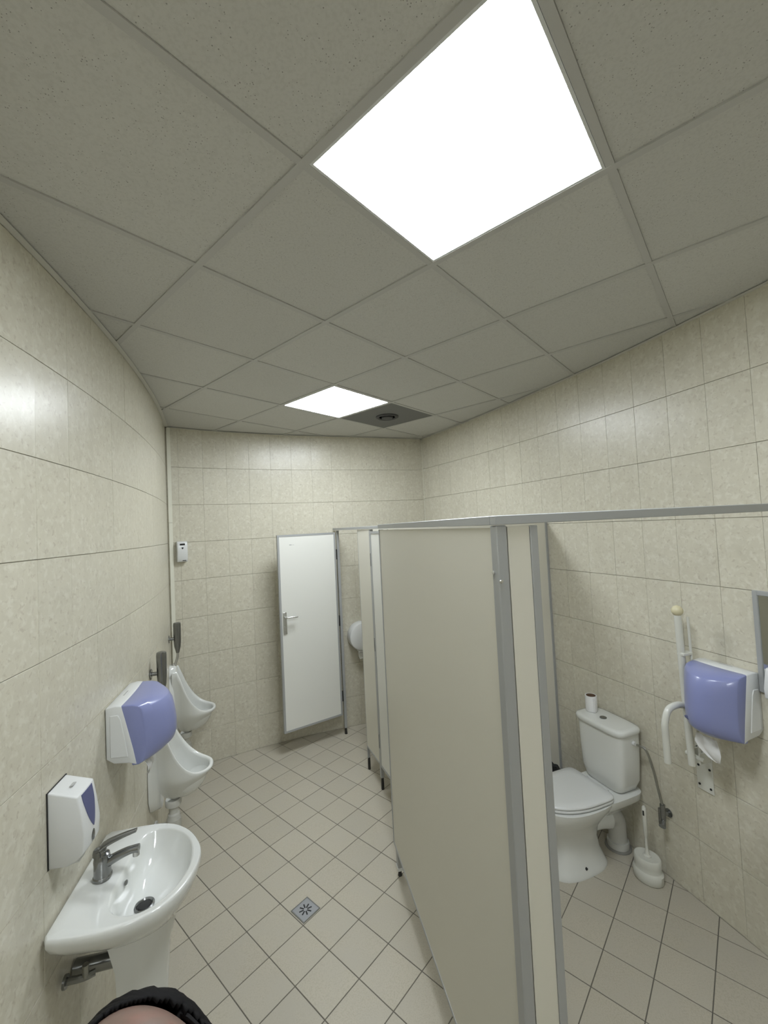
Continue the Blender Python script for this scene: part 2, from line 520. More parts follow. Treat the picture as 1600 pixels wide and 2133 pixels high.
# ventilation panel beside the far light
cen = GO + g1 * GS * 3.5 + g2 * GS * 2.5
t = thing('ceiling_vent', 'dark grey square ventilation panel beside the farther ceiling light', 'vent', (cen.x, cen.y, CEIL), GA)
h = GS / 2 - BW
MB().box((-h, -h, .003), (h, h, .012)).build('plate', m_vent, t, smooth=False)
MB().lathe([(.10, .003), (.10, -.004), (.085, -.010), (.07, -.004), (.07, .003)], n=32).build('valve_ring', m_vent_d, t)
MB().lathe([(.05, .003), (.05, -.012), (.03, -.018), (.004, -.019)], n=28).build('valve_disc', m_vent_d, t)

# corner trims
P = LB
def vbox(name, cx, cy, ang, hx, hy, z0, z1, m, parent=None, bevel=.001):
    o = MB().box((-hx, -hy, z0), (hx, hy, z1)).build(name, m, parent, smooth=False, bevel=bevel, seg=1)
    o.location = (cx, cy, 0); o.rotation_euler = (0, 0, ang); return o
d_, a_, n_ = frame_at(CB, .022)
o = MB().box((.0005, -.013, 0), (.014, .017, 2.138)).box((.0005, -.013, 2.141), (.014, .017, CEIL - .002)).build('trim_4', m_trim, smooth=False)
o.location = (d_.x, d_.y, 0); o.rotation_euler = (0, 0, a_); struct(o)
d_, a_, n_ = frame_at(CB, CB.L - .004)
o = MB().box((.0005, -.003, 0), (.004, .003, CEIL - .002)).build('trim_5', m_trim, smooth=False)
o.location = (d_.x, d_.y, 0); o.rotation_euler = (0, 0, a_); struct(o)

# ------------------------------------------------------------------ floor drain
p0 = FO + fd1 * (-.3 * FS) + fd2 * (.31 * FS)
t = thing('floor_drain', 'small square steel floor drain grate set in a floor tile', 'drain', (p0.x, p0.y, 0), FA)
MB().box((-.052, -.052, 0.0004), (.052, .052, .0026)).build('plate', m_steel, t, smooth=False, bevel=.0008, seg=1)
fr = MB()
for (x0, y0, x1, y1) in [(-.055, -.055, .055, -.050), (-.055, .050, .055, .055), (-.055, -.05, -.05, .05), (.05, -.05, .055, .05)]:
    fr.box((x0, y0, .0004), (x1, y1, .0034))
fr.build('rim', m_chrome_d, t, smooth=False)
for k in range(8):
    a = k * pi / 4 + pi / 8
    s = MB().box((.010, -.0035, .0022), (.034, .0035, .0030)).build('slot', m_hole, t, smooth=False, bevel=0)
    s.rotation_euler = (0, 0, a)

# ------------------------------------------------------------------ toilet cubicles
RT = 2.0   # top of panels
CPt = Vector((.290, 1.081)); E = Vector((-.033, 2.486))
A = Vector((-.475, 4.166)); P2 = Vector((-.227, 3.56)); P3 = Vector((-.115, 3.28)); P4 = Vector((.118, 2.705))
def local(P, Q):
    d = Q - P; return math.atan2(d.y, d.x), d.length
def post(parent, x, y0, y1, z0=.09, z1=RT, w_=.030, name='post'):
    return MB().box((x, y0, z0), (x + w_, y1, z1)).build(name, m_alu, parent, smooth=False, bevel=.002, seg=2)
def leg(parent, x, y, r=.012):
    l = MB().tube([(x, y, .03), (x, y, .21)], r, 12).build('leg', m_alu, parent)
    MB().tube([(x, y, 0.001), (x, y, .035)], [.012, .008], 12).build('foot', m_black, l)
    return l
# big front side panel, from the near corner post to E
ang, Ln = local(CPt, E)
t = thing('cubicle_side_panel', 'large beige cubicle panel running away from the near corner post', 'cubicle panel', (CPt.x, CPt.y, 0), ang, 'toilet cubicle panels')
# local x along panel, local -y is to the right (inside)
MB().box((.032, -.022, .2), (Ln - .012, -.004, RT - .002)).build('panel', m_panel, t, smooth=False)
MB().box((.032, -.024, .185), (Ln - .004, -.002, .2)).build('bottom_edge', m_alu, t, smooth=False)
MB().box((Ln - .012, -.026, .19), (Ln, .0, RT)).build('edge_profile', m_alu, t, smooth=False, bevel=.001, seg=1)
l = MB().box((Ln - .03, -.045, .045), (Ln + .012, -.015, .2)).build('leg', m_alu, t, smooth=False, bevel=.004)
MB().tube([(Ln - .006, -.03, .001), (Ln - .006, -.03, .05)], [.012, .006], 12).build('foot', m_black, l)
MB().box((Ln - .032, -.047, .04), (Ln + .014, -.013, .058)).build('cap', m_plastic, l, smooth=False, bevel=.003)
# corner post as its own part : two visible faces
c = MB().box((0, -.031, .0), (.034, .0, RT + .004)).build('corner_post', m_alu, t, smooth=False, bevel=.0035, seg=2)
for z in (1.86, .60):
    s = MB().lathe_x([(.0055, 0), (.0055, .002), (.003, .0035)], (0, 0, 0), 14)
    s = s.build('screw', m_chrome, c); s.location = (.024, .0005, z + .02); s.rotation_euler = (0, 0, pi / 2)
    s2 = MB().lathe_x([(.0055, 0), (.0055, .002), (.003, .0035)], (0, 0, 0), 14).build('screw', m_chrome, c)
    s2.location = (-.0005, -.006, z); s2.rotation_euler = (0, 0, pi)
# front of the near cubicle: pilaster + jamb, rail above
wd = Vector((.974, .225)).normalized(); wang = math.atan2(wd.y, wd.x)
t = thing('cubicle_pilaster', 'narrow beige cubicle pilaster with grey jamb at the near corner post', 'cubicle panel', (CPt.x, CPt.y, 0), wang, 'toilet cubicle panels')
o0 = .0345
MB().box((o0, .004, .2), (.098, .022, RT)).build('panel', m_panel, t, smooth=False)
MB().box((.0985, .0, .0), (.121, .026, RT)).build('jamb', m_alu, t, smooth=False, bevel=.002)
t = thing('cubicle_head_rail', 'grey metal head rail spanning over the near cubicle entrance', 'rail', (CPt.x, CPt.y, RT), wang, 'cubicle head rails')
MB().box((-.002, -.004, .0055), (1.36, .028, .030)).build('bar', m_alu, t, smooth=False, bevel=.0015, seg=1)
Pw = CR.at(CR.near_y(1.4))
# rail over the long side, then along the rear cubicles to the back wall
ang, Ln = local(CPt, E)
t = thing('cubicle_head_rail', 'grey head rail on top of the large beige panel', 'rail', (CPt.x, CPt.y, RT), ang, 'cubicle head rails')
MB().box((.032, -.026, .0055), (Ln + .01, .001, .030)).build('bar', m_alu, t, smooth=False, bevel=.0015, seg=1)
Bend = Vector((-.529, 4.285))
ang2, Ln2 = local(P4, Bend)
t = thing('cubicle_head_rail', 'grey head rail above the rear cubicle doors, ending at the back wall', 'rail', (P4.x, P4.y, RT), ang2, 'cubicle head rails')
MB().box((-.12, -.028, .004), (Ln2 - .02, .002, .026)).build('bar', m_alu, t, smooth=False, bevel=.0015, seg=1)
# side partition to the right wall from E
def side_partition(P, Q, label, leg_=False, shorten=.018):
    a, l_ = local(P, Q); l_ -= shorten
    t = thing('cubicle_partition', label, 'cubicle panel', (P.x, P.y, 0), a, 'toilet cubicle panels')
    MB().box((.03, -.009, .2), (l_ - .022, .009, RT)).build('panel', m_panel, t, smooth=False)
    MB().box((l_ - .022, -.013, .19), (l_, .013, RT)).build('wall_channel', m_alu, t, smooth=False, bevel=.001, seg=1)
    return t
W1 = Vector((1.228, 3.13))
side_partition(E + Vector((.03, -.005)), W1, 'beige cubicle partition behind the toilet, fixed to the right wall')
W2p = Vector((1.0, 3.62))
d2 = (Vector((.93, .368))).normalized()
# find hit with right wall
hit = None
for a_, b_ in zip(Rpts[:-1], Rpts[1:]):
    s1 = (a_ - P2).cross(d2) if hasattr(Vector((0, 0)), 'cross') else 0
for i in range(len(Rpts) - 1):
    a_, b_ = Rpts[i], Rpts[i + 1]; e_ = b_ - a_
    den = d2.x * (-e_.y) + e_.x * d2.y
    if abs(den) < 1e-9: continue
    r_ = a_ - P2
    tt = (r_.x * (-e_.y) + e_.x * r_.y) / den; uu = (d2.x * r_.y - d2.y * r_.x) / den
    if 0 <= uu <= 1 and tt > 0: hit = P2 + d2 * tt
side_partition(P2 + d2 * .03, hit, 'beige partition between the two rear cubicles')
# fixed pilaster P2-P3
a, l_ = local(P3, P2)
t = thing('cubicle_pilaster', 'tall narrow beige fixed panel between the two rear cubicle doors', 'cubicle panel', (P3.x, P3.y, 0), a, 'toilet cubicle panels')
MB().box((.014, -.012, .2), (l_ - .006, .0, RT)).build('panel', m_panel, t, smooth=False)
MB().box((.014, -.014, .188), (l_ - .006, .002, .2)).build('bottom_edge', m_alu, t, smooth=False)
p_ = post(t, -.012, -.026, .0, .09, RT, .026)
MB().tube([(0.001, -.013, .001), (0.001, -.013, .095)], [.012, .010], 12).build('foot', m_black, t)
p_ = post(t, l_ - .006, -.022, .0, .09, RT, .010)
MB().tube([(l_ - .001, -.011, .001), (l_ - .001, -.011, .095)], [.012, .010], 12).build('foot', m_black, t)
# hinge post A
t = thing('cubicle_hinge_post', 'slim grey hinge post of the farthest cubicle with the open door', 'post', (A.x, A.y, 0), a)
MB().box((0, -.026, .06), (.024, 0, RT)).build('post', m_alu, t, smooth=False, bevel=.002)
MB().tube([(.012, -.013, .001), (.012, -.013, .065)], [.013, .010], 12).build('foot', m_black, t)

def door(P, Q, label, mat_, handle=True, z0=.2, z1=1.985, inner=1, hinges=True):
    """hinge at P, free edge at Q; local x from hinge to free edge"""
    a, l_ = local(P, Q)
    t = thing('cubicle_door', label, 'door', (P.x, P.y, 0), a, 'cubicle doors')
    b = .018
    MB().box((b, -.010, z0 + b), (l_ - b, .010, z1 - b)).build('panel', mat_, t, smooth=False)
    fr = MB()
    for (x0, zz0, x1, zz1) in [(0, z0, l_, z0 + b), (0, z1 - b, l_, z1), (0, z0 + b, b, z1 - b), (l_ - b, z0 + b, l_, z1 - b)]:
        fr.box((x0, -.0125, zz0), (x1, .0125, zz1))
    fr.build('frame', m_alu, t, smooth=False)
    if hinges:
        for z in (z0 + .18, (z0 + z1) / 2 + .02, z1 - .22):
            MB().tube([(-.009, .004 * inner, z - .05), (-.009, .004 * inner, z + .05)], .0085, 10).build('hinge', m_black, t)
    if handle:
        h = thing_part('handle', t)
        for s in (1, -1):
            pl = MB().box((l_ - .062, s * .0102, 1.08), (l_ - .026, s * .0185, 1.28)).build('plate', m_chrome, h, smooth=True, bevel=.006, seg=3)
            MB().tube([(l_ - .044, s * .015, 1.235), (l_ - .044, s * .05, 1.235), (l_ - .052, s * .058, 1.235), (l_ - .15, s * .060, 1.232)], .0078, 12).build('lever', m_chrome, h)
            MB().tube([(l_ - .044, s * .015, 1.14), (l_ - .044, s * .024, 1.14)], .009, 14).build('turn_knob', m_chrome, h)
    return t
def thing_part(name, parent):
    o = bpy.data.objects.new(name, None); o.empty_display_size = .02
    return link(o, parent)
dr = door(Vector((-.492, 4.150)), Vector((-.985, 3.822)), 'open white cubicle door with lever handle standing out from the last cubicle', m_white_panel)
MB().box((.455, .0101, 1.885), (.478, .0106, 1.893)).box((.430, .0101, 1.8865), (.45, .0106, 1.8895)).build('ink_mark', m_stain, dr, smooth=False)
door(P3 + (P4 - P3).normalized() * .040, P4, 'closed white cubicle door with grey frame, behind the large beige panel', m_white_panel, handle=True, inner=-1)

# ------------------------------------------------------------------ wall-mounted things
def on_wall(curve, d, name, label, cat, group=None, z=0, shift=0):
    P, a, n = frame_at(curve, d)
    t = thing(name, label, cat, (P.x, P.y, z), a, group)
    return t

def prof_extrude(poly, t0, t1, nf, seg=12, bulge=0.0, z_round=0.0, nmax=.25):
    """poly = (n,z) outline extruded along t with the front bulging out in the middle"""
    rings = []
    for k in range(seg + 1):
        u = -1 + 2 * k / seg
        tt = (t0 + t1) / 2 + u * (t1 - t0) / 2
        s = 1 - bulge * u * u
        rings.append([(n * (1 + (s - 1) * min(1, n / nmax)), tt, z) for n, z in poly])
    return MB().loft(rings)

def washbasin(t, out, bowl, c, drain, faucet, zr=.79):
    def polar(pts):
        a = sorted([(math.atan2(p[1] - c[1], p[0] - c[0]), math.hypot(p[0] - c[0], p[1] - c[1])) for p in pts])
        a = [(a[-1][0] - 2 * pi, a[-1][1])] + a + [(a[0][0] + 2 * pi, a[0][1])]
        def f(th):
            for (t0, r0), (t1, r1) in zip(a[:-1], a[1:]):
                if t0 <= th <= t1:
                    # straight chord interpolation
                    x0, y0, x1, y1 = r0 * math.cos(t0), r0 * math.sin(t0), r1 * math.cos(t1), r1 * math.sin(t1)
                    dx, dy = math.cos(th), math.sin(th)
                    den = dx * (y1 - y0) - dy * (x1 - x0)
                    return (x0 * (y1 - y0) - y0 * (x1 - x0)) / den if abs(den) > 1e-9 else r0
            return a[0][1]
        return f
    def dense(pts):
        q = smooth_path([(p[0], p[1], 0) for p in pts], 5); return [(p.x, p.y) for p in q]
    fo = polar(dense(out) + [(0.004, out[-1][1] + (out[0][1] - out[-1][1]) * k / 12) for k in range(1, 12)])
    fb = polar([tuple(p[:2]) for p in smooth_path([(p[0], p[1], 0) for p in bowl + [bowl[0]]], 5)][:-1])
    N = 96
    th = [-pi + 2 * pi * (k + .5) / N for k in range(N)]
    def ring(fr, sc, z, cc=None, back=True):
        r = []
        for a in th:
            R = fr(a) * sc; x = c[0] + R * math.cos(a); y = c[1] + R * math.sin(a)
            if cc: x += cc[0]; y += cc[1]
            r.append((max(x, .003), y, z))
        return r
    def mix(k, z):
        return [tuple((fo(a) * .975 * (1 - k) + fb(a) * k) * q + o for q, o in ((math.cos(a), c[0]), (math.sin(a), c[1]))) + (z,) for a in th]
    dx, dy = drain[0] - c[0], drain[1] - c[1]
    rings = [ring(fo, .30, zr - .17, (-.06, 0)), ring(fo, .52, zr - .155, (-.03, 0)), ring(fo, .72, zr - .115), ring(fo, .88, zr - .075), ring(fo, .965, zr - .045), ring(fo, 1, zr - .022), ring(fo, 1.0, zr - .008), ring(fo, .992, zr), ring(fo, .975, zr + .003)]
    rings += [mix(.25, zr + .001), mix(.7, zr - .003), mix(.93, zr - .005), ring(fb, 1, zr - .009), ring(fb, .95, zr - .026), ring(fb, .88, zr - .055, (dx * .1, dy * .1)), ring(fb, .76, zr - .09, (dx * .3, dy * .3)), ring(fb, .56, zr - .115, (dx * .6, dy * .6)), ring(fb, .3, zr - .128, (dx * .9, dy * .9)), ring(fb, .12, zr - .132, (dx, dy))]
    MB().loft(rings).build('basin', m_ceramic, t, auto=60)
    d = MB().lathe([(.034, zr - .130), (.034, zr - .124), (.028, zr - .122), (.024, zr - .128)], (drain[0], drain[1], 0), 28).build('drain_ring', m_chrome_d, t)
    MB().lathe([(.023, zr - .127), (.020, zr - .1235), (.002, zr - .122)], (drain[0], drain[1], 0), 24).build('plug', m_black, d)
    # overflow slot
    o = MB().lathe_x([(.011, -.002), (.011, .0015), (.006, .003)], (0, 0, 0), 18, 1.1, .6).build('overflow', m_chrome_d, t)
    o.location = (fbx(fb, c, math.pi) + .012, faucet[1], zr - .035); o.rotation_euler = (0, -.5, 0)
def fbx(fb, c, a): return c[0] + fb(a * .999) * math.cos(a)

def mixer_tap(parent_label, P, a, x, y, zr):
    ca, sa = math.cos(a), math.sin(a)
    t = thing('mixer_tap', parent_label, 'tap', (P.x + ca * x - sa * y, P.y + sa * x + ca * y, zr + .001), a)
    MB().lathe([(.031, 0), (.031, .006), (.028, .010), (.027, .05), (.028, .062), (.024, .080), (.012, .088)], n=24).build('body', m_chrome_d, t)
    MB().loft([[(p[0], p[1] * w_, p[2]) for p in []] for w_ in []] or [sring(0, 0, .02, .018, .035, 2.5, 16)] + [sring(0, 0, .019, .017, .040, 2.5, 16)]).build('collar', m_chrome_d, t)
    MB().tube(smooth_path([(.01, 0, .045), (.05, 0, .062), (.09, 0, .074), (.122, 0, .076)], 4), [.018, .017, .0165, .016, .0155, .015, .0145, .014, .0135, .013, .0135, .014, .014], 16).build('spout', m_chrome_d, t)
    MB().tube([(.112, 0, .072), (.112, 0, .052)], .0115, 16).build('aerator', m_chrome, t)
    pth = smooth_path([(-.006, 0, .080), (-.006, 0, .098), (.02, 0, .116), (.07, 0, .132), (.115, 0, .142)], 4)
    mb = MB(); rings = []
    for i, p in enumerate(pth):
        u = i / (len(pth) - 1); hw = .024 * (1 - u) + .011 * u; th = .015 * (1 - u) + .005 * u
        rings.append([(p.x - (0 if i else 0), hw * math.cos(2 * pi * k / 12), p.z + th * math.sin(2 * pi * k / 12)) if u > .3 else (p.x + hw * math.sin(2 * pi * k / 12), hw * math.cos(2 * pi * k / 12), p.z) for k in range(12)])
    mb.loft(rings).build('lever', m_chrome_d, t, auto=60)
    return t

def frame_xy(P, a, x, y):
    return (P.x + math.cos(a) * x - math.sin(a) * y, P.y + math.sin(a) * x + math.cos(a) * y)

OUT = [(.004, -.262), (.05, -.268), (.12, -.276), (.2, -.276), (.28, -.258), (.346, -.220), (.394, -.148), (.415, -.05), (.406, .03), (.355, .122), (.285, .187), (.216, .215), (.139, .222), (.06, .222), (.004, .222)]
BOWL = [(.150, -.03), (.150, -.12), (.172, -.195), (.256, -.225), (.331, -.182), (.374, -.10), (.382, -.02), (.358, .076), (.302, .147), (.226, .185), (.170, .165), (.152, .07)]
dL = CL.near_y(1.58)
P, a, n = frame_at(CL, dL)
t = thing('washbasin', 'white ceramic pedestal washbasin on the left wall beside the viewer', 'washbasin', (P.x, P.y, 0), a)
washbasin(t, OUT, BOWL, (.245, -.02), (.222, -.04), (.086, -.036))
rings = []
for z, hw, x0, x1 in [(0, .10, .15, .31), (.02, .098, .15, .308), (.10, .088, .15, .295), (.3, .080, .15, .285), (.5, .085, .145, .30), (.60, .10, .13, .325), (.655, .12, .11, .34)]:
    rr = []
    for k in range(25):
        u = -pi / 2 + pi * k / 24
        rr.append((x0 + (x1 - x0) * max(0, math.cos(u)) ** .7 if True else 0, -.02 + hw * math.sin(u), z))
    rings.append(rr)
inner = [[(x0_ - 0 if False else p[0], p[1], p[2]) for p in r] for r in rings]
mbp = MB().loft(rings)
mbp.build('pedestal', m_ceramic, t, auto=50)
MB().tube(smooth_path([(.02, -.15, .56), (.07, -.15, .56), (.10, -.14, .56)], 3), .011, 10).tube([(.02, -.15, .56), (.012, -.15, .56)], .02, 14).build('angle_valve', m_chrome_d, t)
MB().tube([(.075, -.15, .56), (.075, -.15, .60)], .010, 10).build('supply_hose', m_braid, t)
MB().tube([(.004, -.06, .52), (.19, -.06, .52)], .026, 16).build('waste_pipe', m_chrome_d, t)
mixer_tap('chrome mixer tap on the left washbasin', P, a, .086, -.036, .793)

# right washbasin (only its rim enters the frame)
sR = CR.near_y(1.42)
P, a, n = frame_at(CR, sR)
t = thing('washbasin', 'white washbasin on the right wall at the edge of view', 'washbasin', (P.x, P.y, 0), a)
washbasin(t, [(x, -y) for x, y in OUT[::-1]], [(x, -y) for x, y in BOWL[::-1]], (.245, .02), (.222, .03), (.086, .036))
MB().loft([[(p[0], p[1] + .04, p[2]) for p in r] for r in rings]).build('pedestal', m_ceramic, t, auto=50)
mixer_tap('chrome mixer tap on the right washbasin', P, a, .086, .02, .793)

# soap dispensers
def soap(curve, d, label, z, hgt=.24, half=.057, flip=1):
    P, a, n = frame_at(curve, d)
    t = thing('soap_dispenser', label, 'soap dispenser', (P.x, P.y, z), a, 'wall soap dispensers')
    k = hgt / .24
    body = [(.001, 0), (.055, -.002 * k), (.085, .010 * k), (.106, .03 * k), (.110, .09 * k), (.100, .16 * k), (.090, .212 * k), (.001, .240 * k)]
    prof_extrude(body, -half, half, None, 8, .03, nmax=.1).build('body', m_plastic, t, bevel=.004, seg=2, auto=50)
    MB().box((.0005, -half - .002, -.001), (.004, half + .002, .241 * k)).build('back_plate', m_black, t, smooth=False)
    # teardrop violet window on the front
    def front_n(zz):
        pts = [(.110, .09 * k), (.100, .16 * k), (.090, .212 * k)]
        if zz <= pts[0][1]: return .110 - (pts[0][1] - zz) * .06
        for (n0, z0), (n1, z1) in zip(pts[:-1], pts[1:]):
            if zz <= z1: return n0 + (n1 - n0) * (zz - z0) / (z1 - z0)
        return .090
    win = []
    for q in range(17):
        u = q / 16; zz = (.085 + .122 * u) * k; hw = .036 * (math.sin(pi / 2 * u) ** .7 if u > 0 else .03)
        win.append((zz, hw))
    rg = []
    for zz, hw in win:
        f0 = front_n(zz)
        rg.append([(f0 - .004, -hw, zz), (f0 + .0012, -hw * .96, zz), (f0 + .0022, 0, zz), (f0 + .0012, hw * .96, zz), (f0 - .004, hw, zz)])
    MB().loft(rg).build('window', m_purple_d, t, auto=60)
    b = MB().lathe_x([(.013, 0), (.013, .0025), (.009, .0035)], (0, 0, 0), 20, .75, 1.4).build('badge', m_chrome_d, t)
    b.location = (front_n(.055 * k) - .001, 0, .055 * k)
    MB().box((.035, -.022, -.018), (.075, .022, .001)).build('push_lip', m_plastic, t, bevel=.006, seg=2)
    MB().box((.045, -.012, .2355 * k - .006), (.055, .012, .2355 * k - .0045)).build('lock_slot', m_stain, t, smooth=False)
    return t
soap(CL, CL.near_y(1.435), 'white soap dispenser with violet window, on the left wall above the washbasin', .965)
soap(CR, CR.near_y(1.765), 'white soap dispenser on the right wall, cut off at the edge of view', 1.195, .16, .06)

# paper towel dispensers
def towel(curve, d, label, z=1.05, H_=.25, hw=.16, seam_in=0):
    P, a, n = frame_at(curve, d)
    t = thing('paper_towel_dispenser', label, 'towel dispenser', (P.x, P.y, z), a, 'violet fronted paper towel dispensers')
    s0, s1 = .065 + seam_in, .12 + seam_in * .5   # seam n at top, at bottom
    def seam(zz): return s1 + (s0 - s1) * zz / H_
    body = [(.001, .03), (.03, .008), (s1 - .03, .0), (s1, -.012), (seam(.06), .06), (seam(.12), .12), (seam(.19), .19), (s0, H_ - .003), (.04, H_), (.001, H_ - .006)]
    prof_extrude(body, -hw, hw, None, 10, .0, nmax=.2).build('housing', m_plastic, t, bevel=.005, seg=2, auto=45)
    cov = [(s1 + .0008, -.012), (.165, -.012), (.205, -.003), (.232, .018), (.243, .05), (.243, .10), (.236, H_ - .10), (.228, H_ - .06), (.210, H_ - .030), (.18, H_ - .014), (.13, H_ - .006), (s0 + .0008, H_ - .003), (seam(.19) + .0008, .19), (seam(.12) + .0008, .12), (seam(.06) + .0008, .06)]
    prof_extrude(cov, -hw + .001, hw - .001, None, 24, .36, nmax=.23).build('cover', m_purple, t, bevel=.004, seg=2, auto=50)
    # recessed panels on both ends
    for s in (-1, 1):
        y = s * hw
        mb = MB(); pts = [(.018, .035), (.085, .030), (.075, .10), (.060, .19), (.050, .212), (.018, .212)]
        mb.loft([[(p[0], y - s * .002, p[1]) for p in pts], [(p[0], y + s * .0025, p[1]) for p in pts]]).build('end_panel', m_plastic, t, bevel=.002, seg=1)
    b = MB().lathe_x([(.014, 0), (.014, .002), (.010, .003)], (0, 0, 0), 20, 1.5, .6).build('badge', m_purple_d, t)
    b.location = (.222, -.055 if curve is CR else .06, .05); b.rotation_euler = (0, 0, -.25 if curve is CR else .25)
    MB().box((.03, -.03, H_ - .0045), (.045, .03, H_ - .0005)).build('lock', m_stain, t, smooth=False)
    return t, P, a
t_, P, a = towel(CL, CL.near_y(1.965), 'white and violet paper towel dispenser on the left wall beyond the washbasin')
def hanging_paper(P, a, x, y, z, label, sc=1.0):
    xx, yy = frame_xy(P, a, x, y)
    t = thing('paper_towel', label, 'paper towel', (xx, yy, z), a, 'paper towels hanging from the dispensers')
    V = []; 
    prof = [(-.04, .0, .055), (-.03, -.012, .045), (.0, -.045, .035), (.012, -.05, .02), (.02, -.018, .01), (.03, -.0, .0)]
    r0 = [(-.045, .0, .02), (-.03, -.004, -.02), (-.012, .004, -.052), (.012, -.004, -.058), (.032, .004, -.03), (.045, .0, .018)]
    rings_ = []
    for i, (q, w_, dz) in enumerate([(0, .040, .03), (1, .048, 0), (2, .042, -.022), (3, .022, -.05), (4, .006, -.062)]):
        rings_.append([(.012 * math.sin(i * 1.1) + .004 * math.cos(k * 1.9), (-1 + 2 * k / 6) * w_ * sc + .01 * i, dz * sc + .004 * math.sin(k * 2.2)) for k in range(7)])
    back = [[(p[0] - .0012, p[1], p[2]) for p in r] for r in rings_]
    mb = MB().loft([rings_[i] + back[i][::-1] for i in range(len(rings_))])
    mb.build('sheet', m_paper, t)
    return t
hanging_paper(P, a, .14, -.09, 1.0, 'white paper towel hanging from the left dispenser', .9)
t_, P, a = towel(CR, CR.near_y(2.012), 'white and violet paper towel dispenser on the right wall beside the grab rail', 1.00, .285, .12, .02)
hanging_paper(P, a, .15, -.03, .925, 'crumpled white paper towel hanging from the right dispenser', 1.15)

# mirror on the right wall
P, a, n = frame_at(CR, CR.near_y(1.50))
t = thing('wall_mirror', 'grey framed mirror on the right wall at the edge of view', 'mirror', (P.x, P.y, 0), a)
yl = -.412
MB().box((.006, yl + .02, 1.22), (.012, .38, 1.63)).build('glass', m_mirror, t, smooth=False)
fr = MB()
for (y0, z0, y1, z1) in [(yl, 1.2, yl + .02, 1.65), (.38, 1.2, .4, 1.65), (yl + .02, 1.2, .38, 1.22), (yl + .02, 1.63, .38, 1.65)]:
    fr.box((.0, y0, z0), (.018, y1, z1))
fr.build('frame', m_alu, t, smooth=False, bevel=.002, seg=1)

# air freshener on the back wall
P, a, n = frame_at(CB, .103)
t = thing('air_freshener', 'small white automatic air freshener on the back wall near the left corner', 'air freshener', (P.x, P.y, 1.795), a)
prof_extrude([(.001, .002), (.045, .0), (.055, .03), (.062, .09), (.058, .15), (.045, .178), (.001, .18)], -.042, .042, None, 8, .06, nmax=.06).build('body', m_plastic, t, bevel=.006, seg=2, auto=50)
d = MB().box((-.001, -.020, -.008), (.0025, .020, .008)).build('display', m_black, t, bevel=.001, seg=1, smooth=False); d.location = (.0575, 0, .152); d.rotation_euler = (0, .18, 0)
d = MB().loft([[(-.001, -.008, .007), (-.001, .008, .007), (-.001, .007, -.003), (-.001, 0, -.010), (-.001, -.007, -.003)], [(.0025, -.008, .007), (.0025, .008, .007), (.0025, .007, -.003), (.0025, 0, -.010), (.0025, -.007, -.003)]]).build('nozzle', m_black, t, smooth=False); d.location = (.0585, 0, .120)
d = MB().box((-.001, -.001, -.0025), (.001, .028, .0025)).build('printed_name', m_black, t, smooth=False); d.location = (.0515, 0, .012)

# jumbo toilet roll dispenser on the back wall inside the last cubicle
best = min(range(200), key=lambda k: abs(CB.at(CB.L * k / 200).x + .30))
P, a, n = frame_at(CB, CB.L * best / 200)
t = thing('toilet_roll_dispenser', 'round white jumbo toilet roll dispenser on the back wall in the last cubicle', 'toilet roll dispenser', (P.x, P.y, .915), a)
MB().lathe_x([(.135, .001), (.140, .01), (.140, .10), (.134, .118), (.120, .124), (.02, .126)], (0, 0, 0), 40).build('housing', m_plastic, t, auto=40)
MB().box((.1255, -.012, .03), (.128, .012, .08)).build('window', m_purple_d, t, smooth=False)
MB().box((.03, -.05, -.155), (.11, .05, -.12)).build('mouth', m_plastic, t, smooth=False, bevel=.006)
o = MB().loft([[(.07, -.05, -.12), (.07, .05, -.12), (.072, .05, -.12), (.072, -.05, -.12)], [(.075, -.045, -.2), (.065, .04, -.19), (.067, .04, -.19), (.077, -.045, -.2)], [(.07, -.03, -.235), (.075, .0, -.225), (.077, .0, -.225), (.072, -.03, -.235)]]).build('paper_tail', m_paper, t)

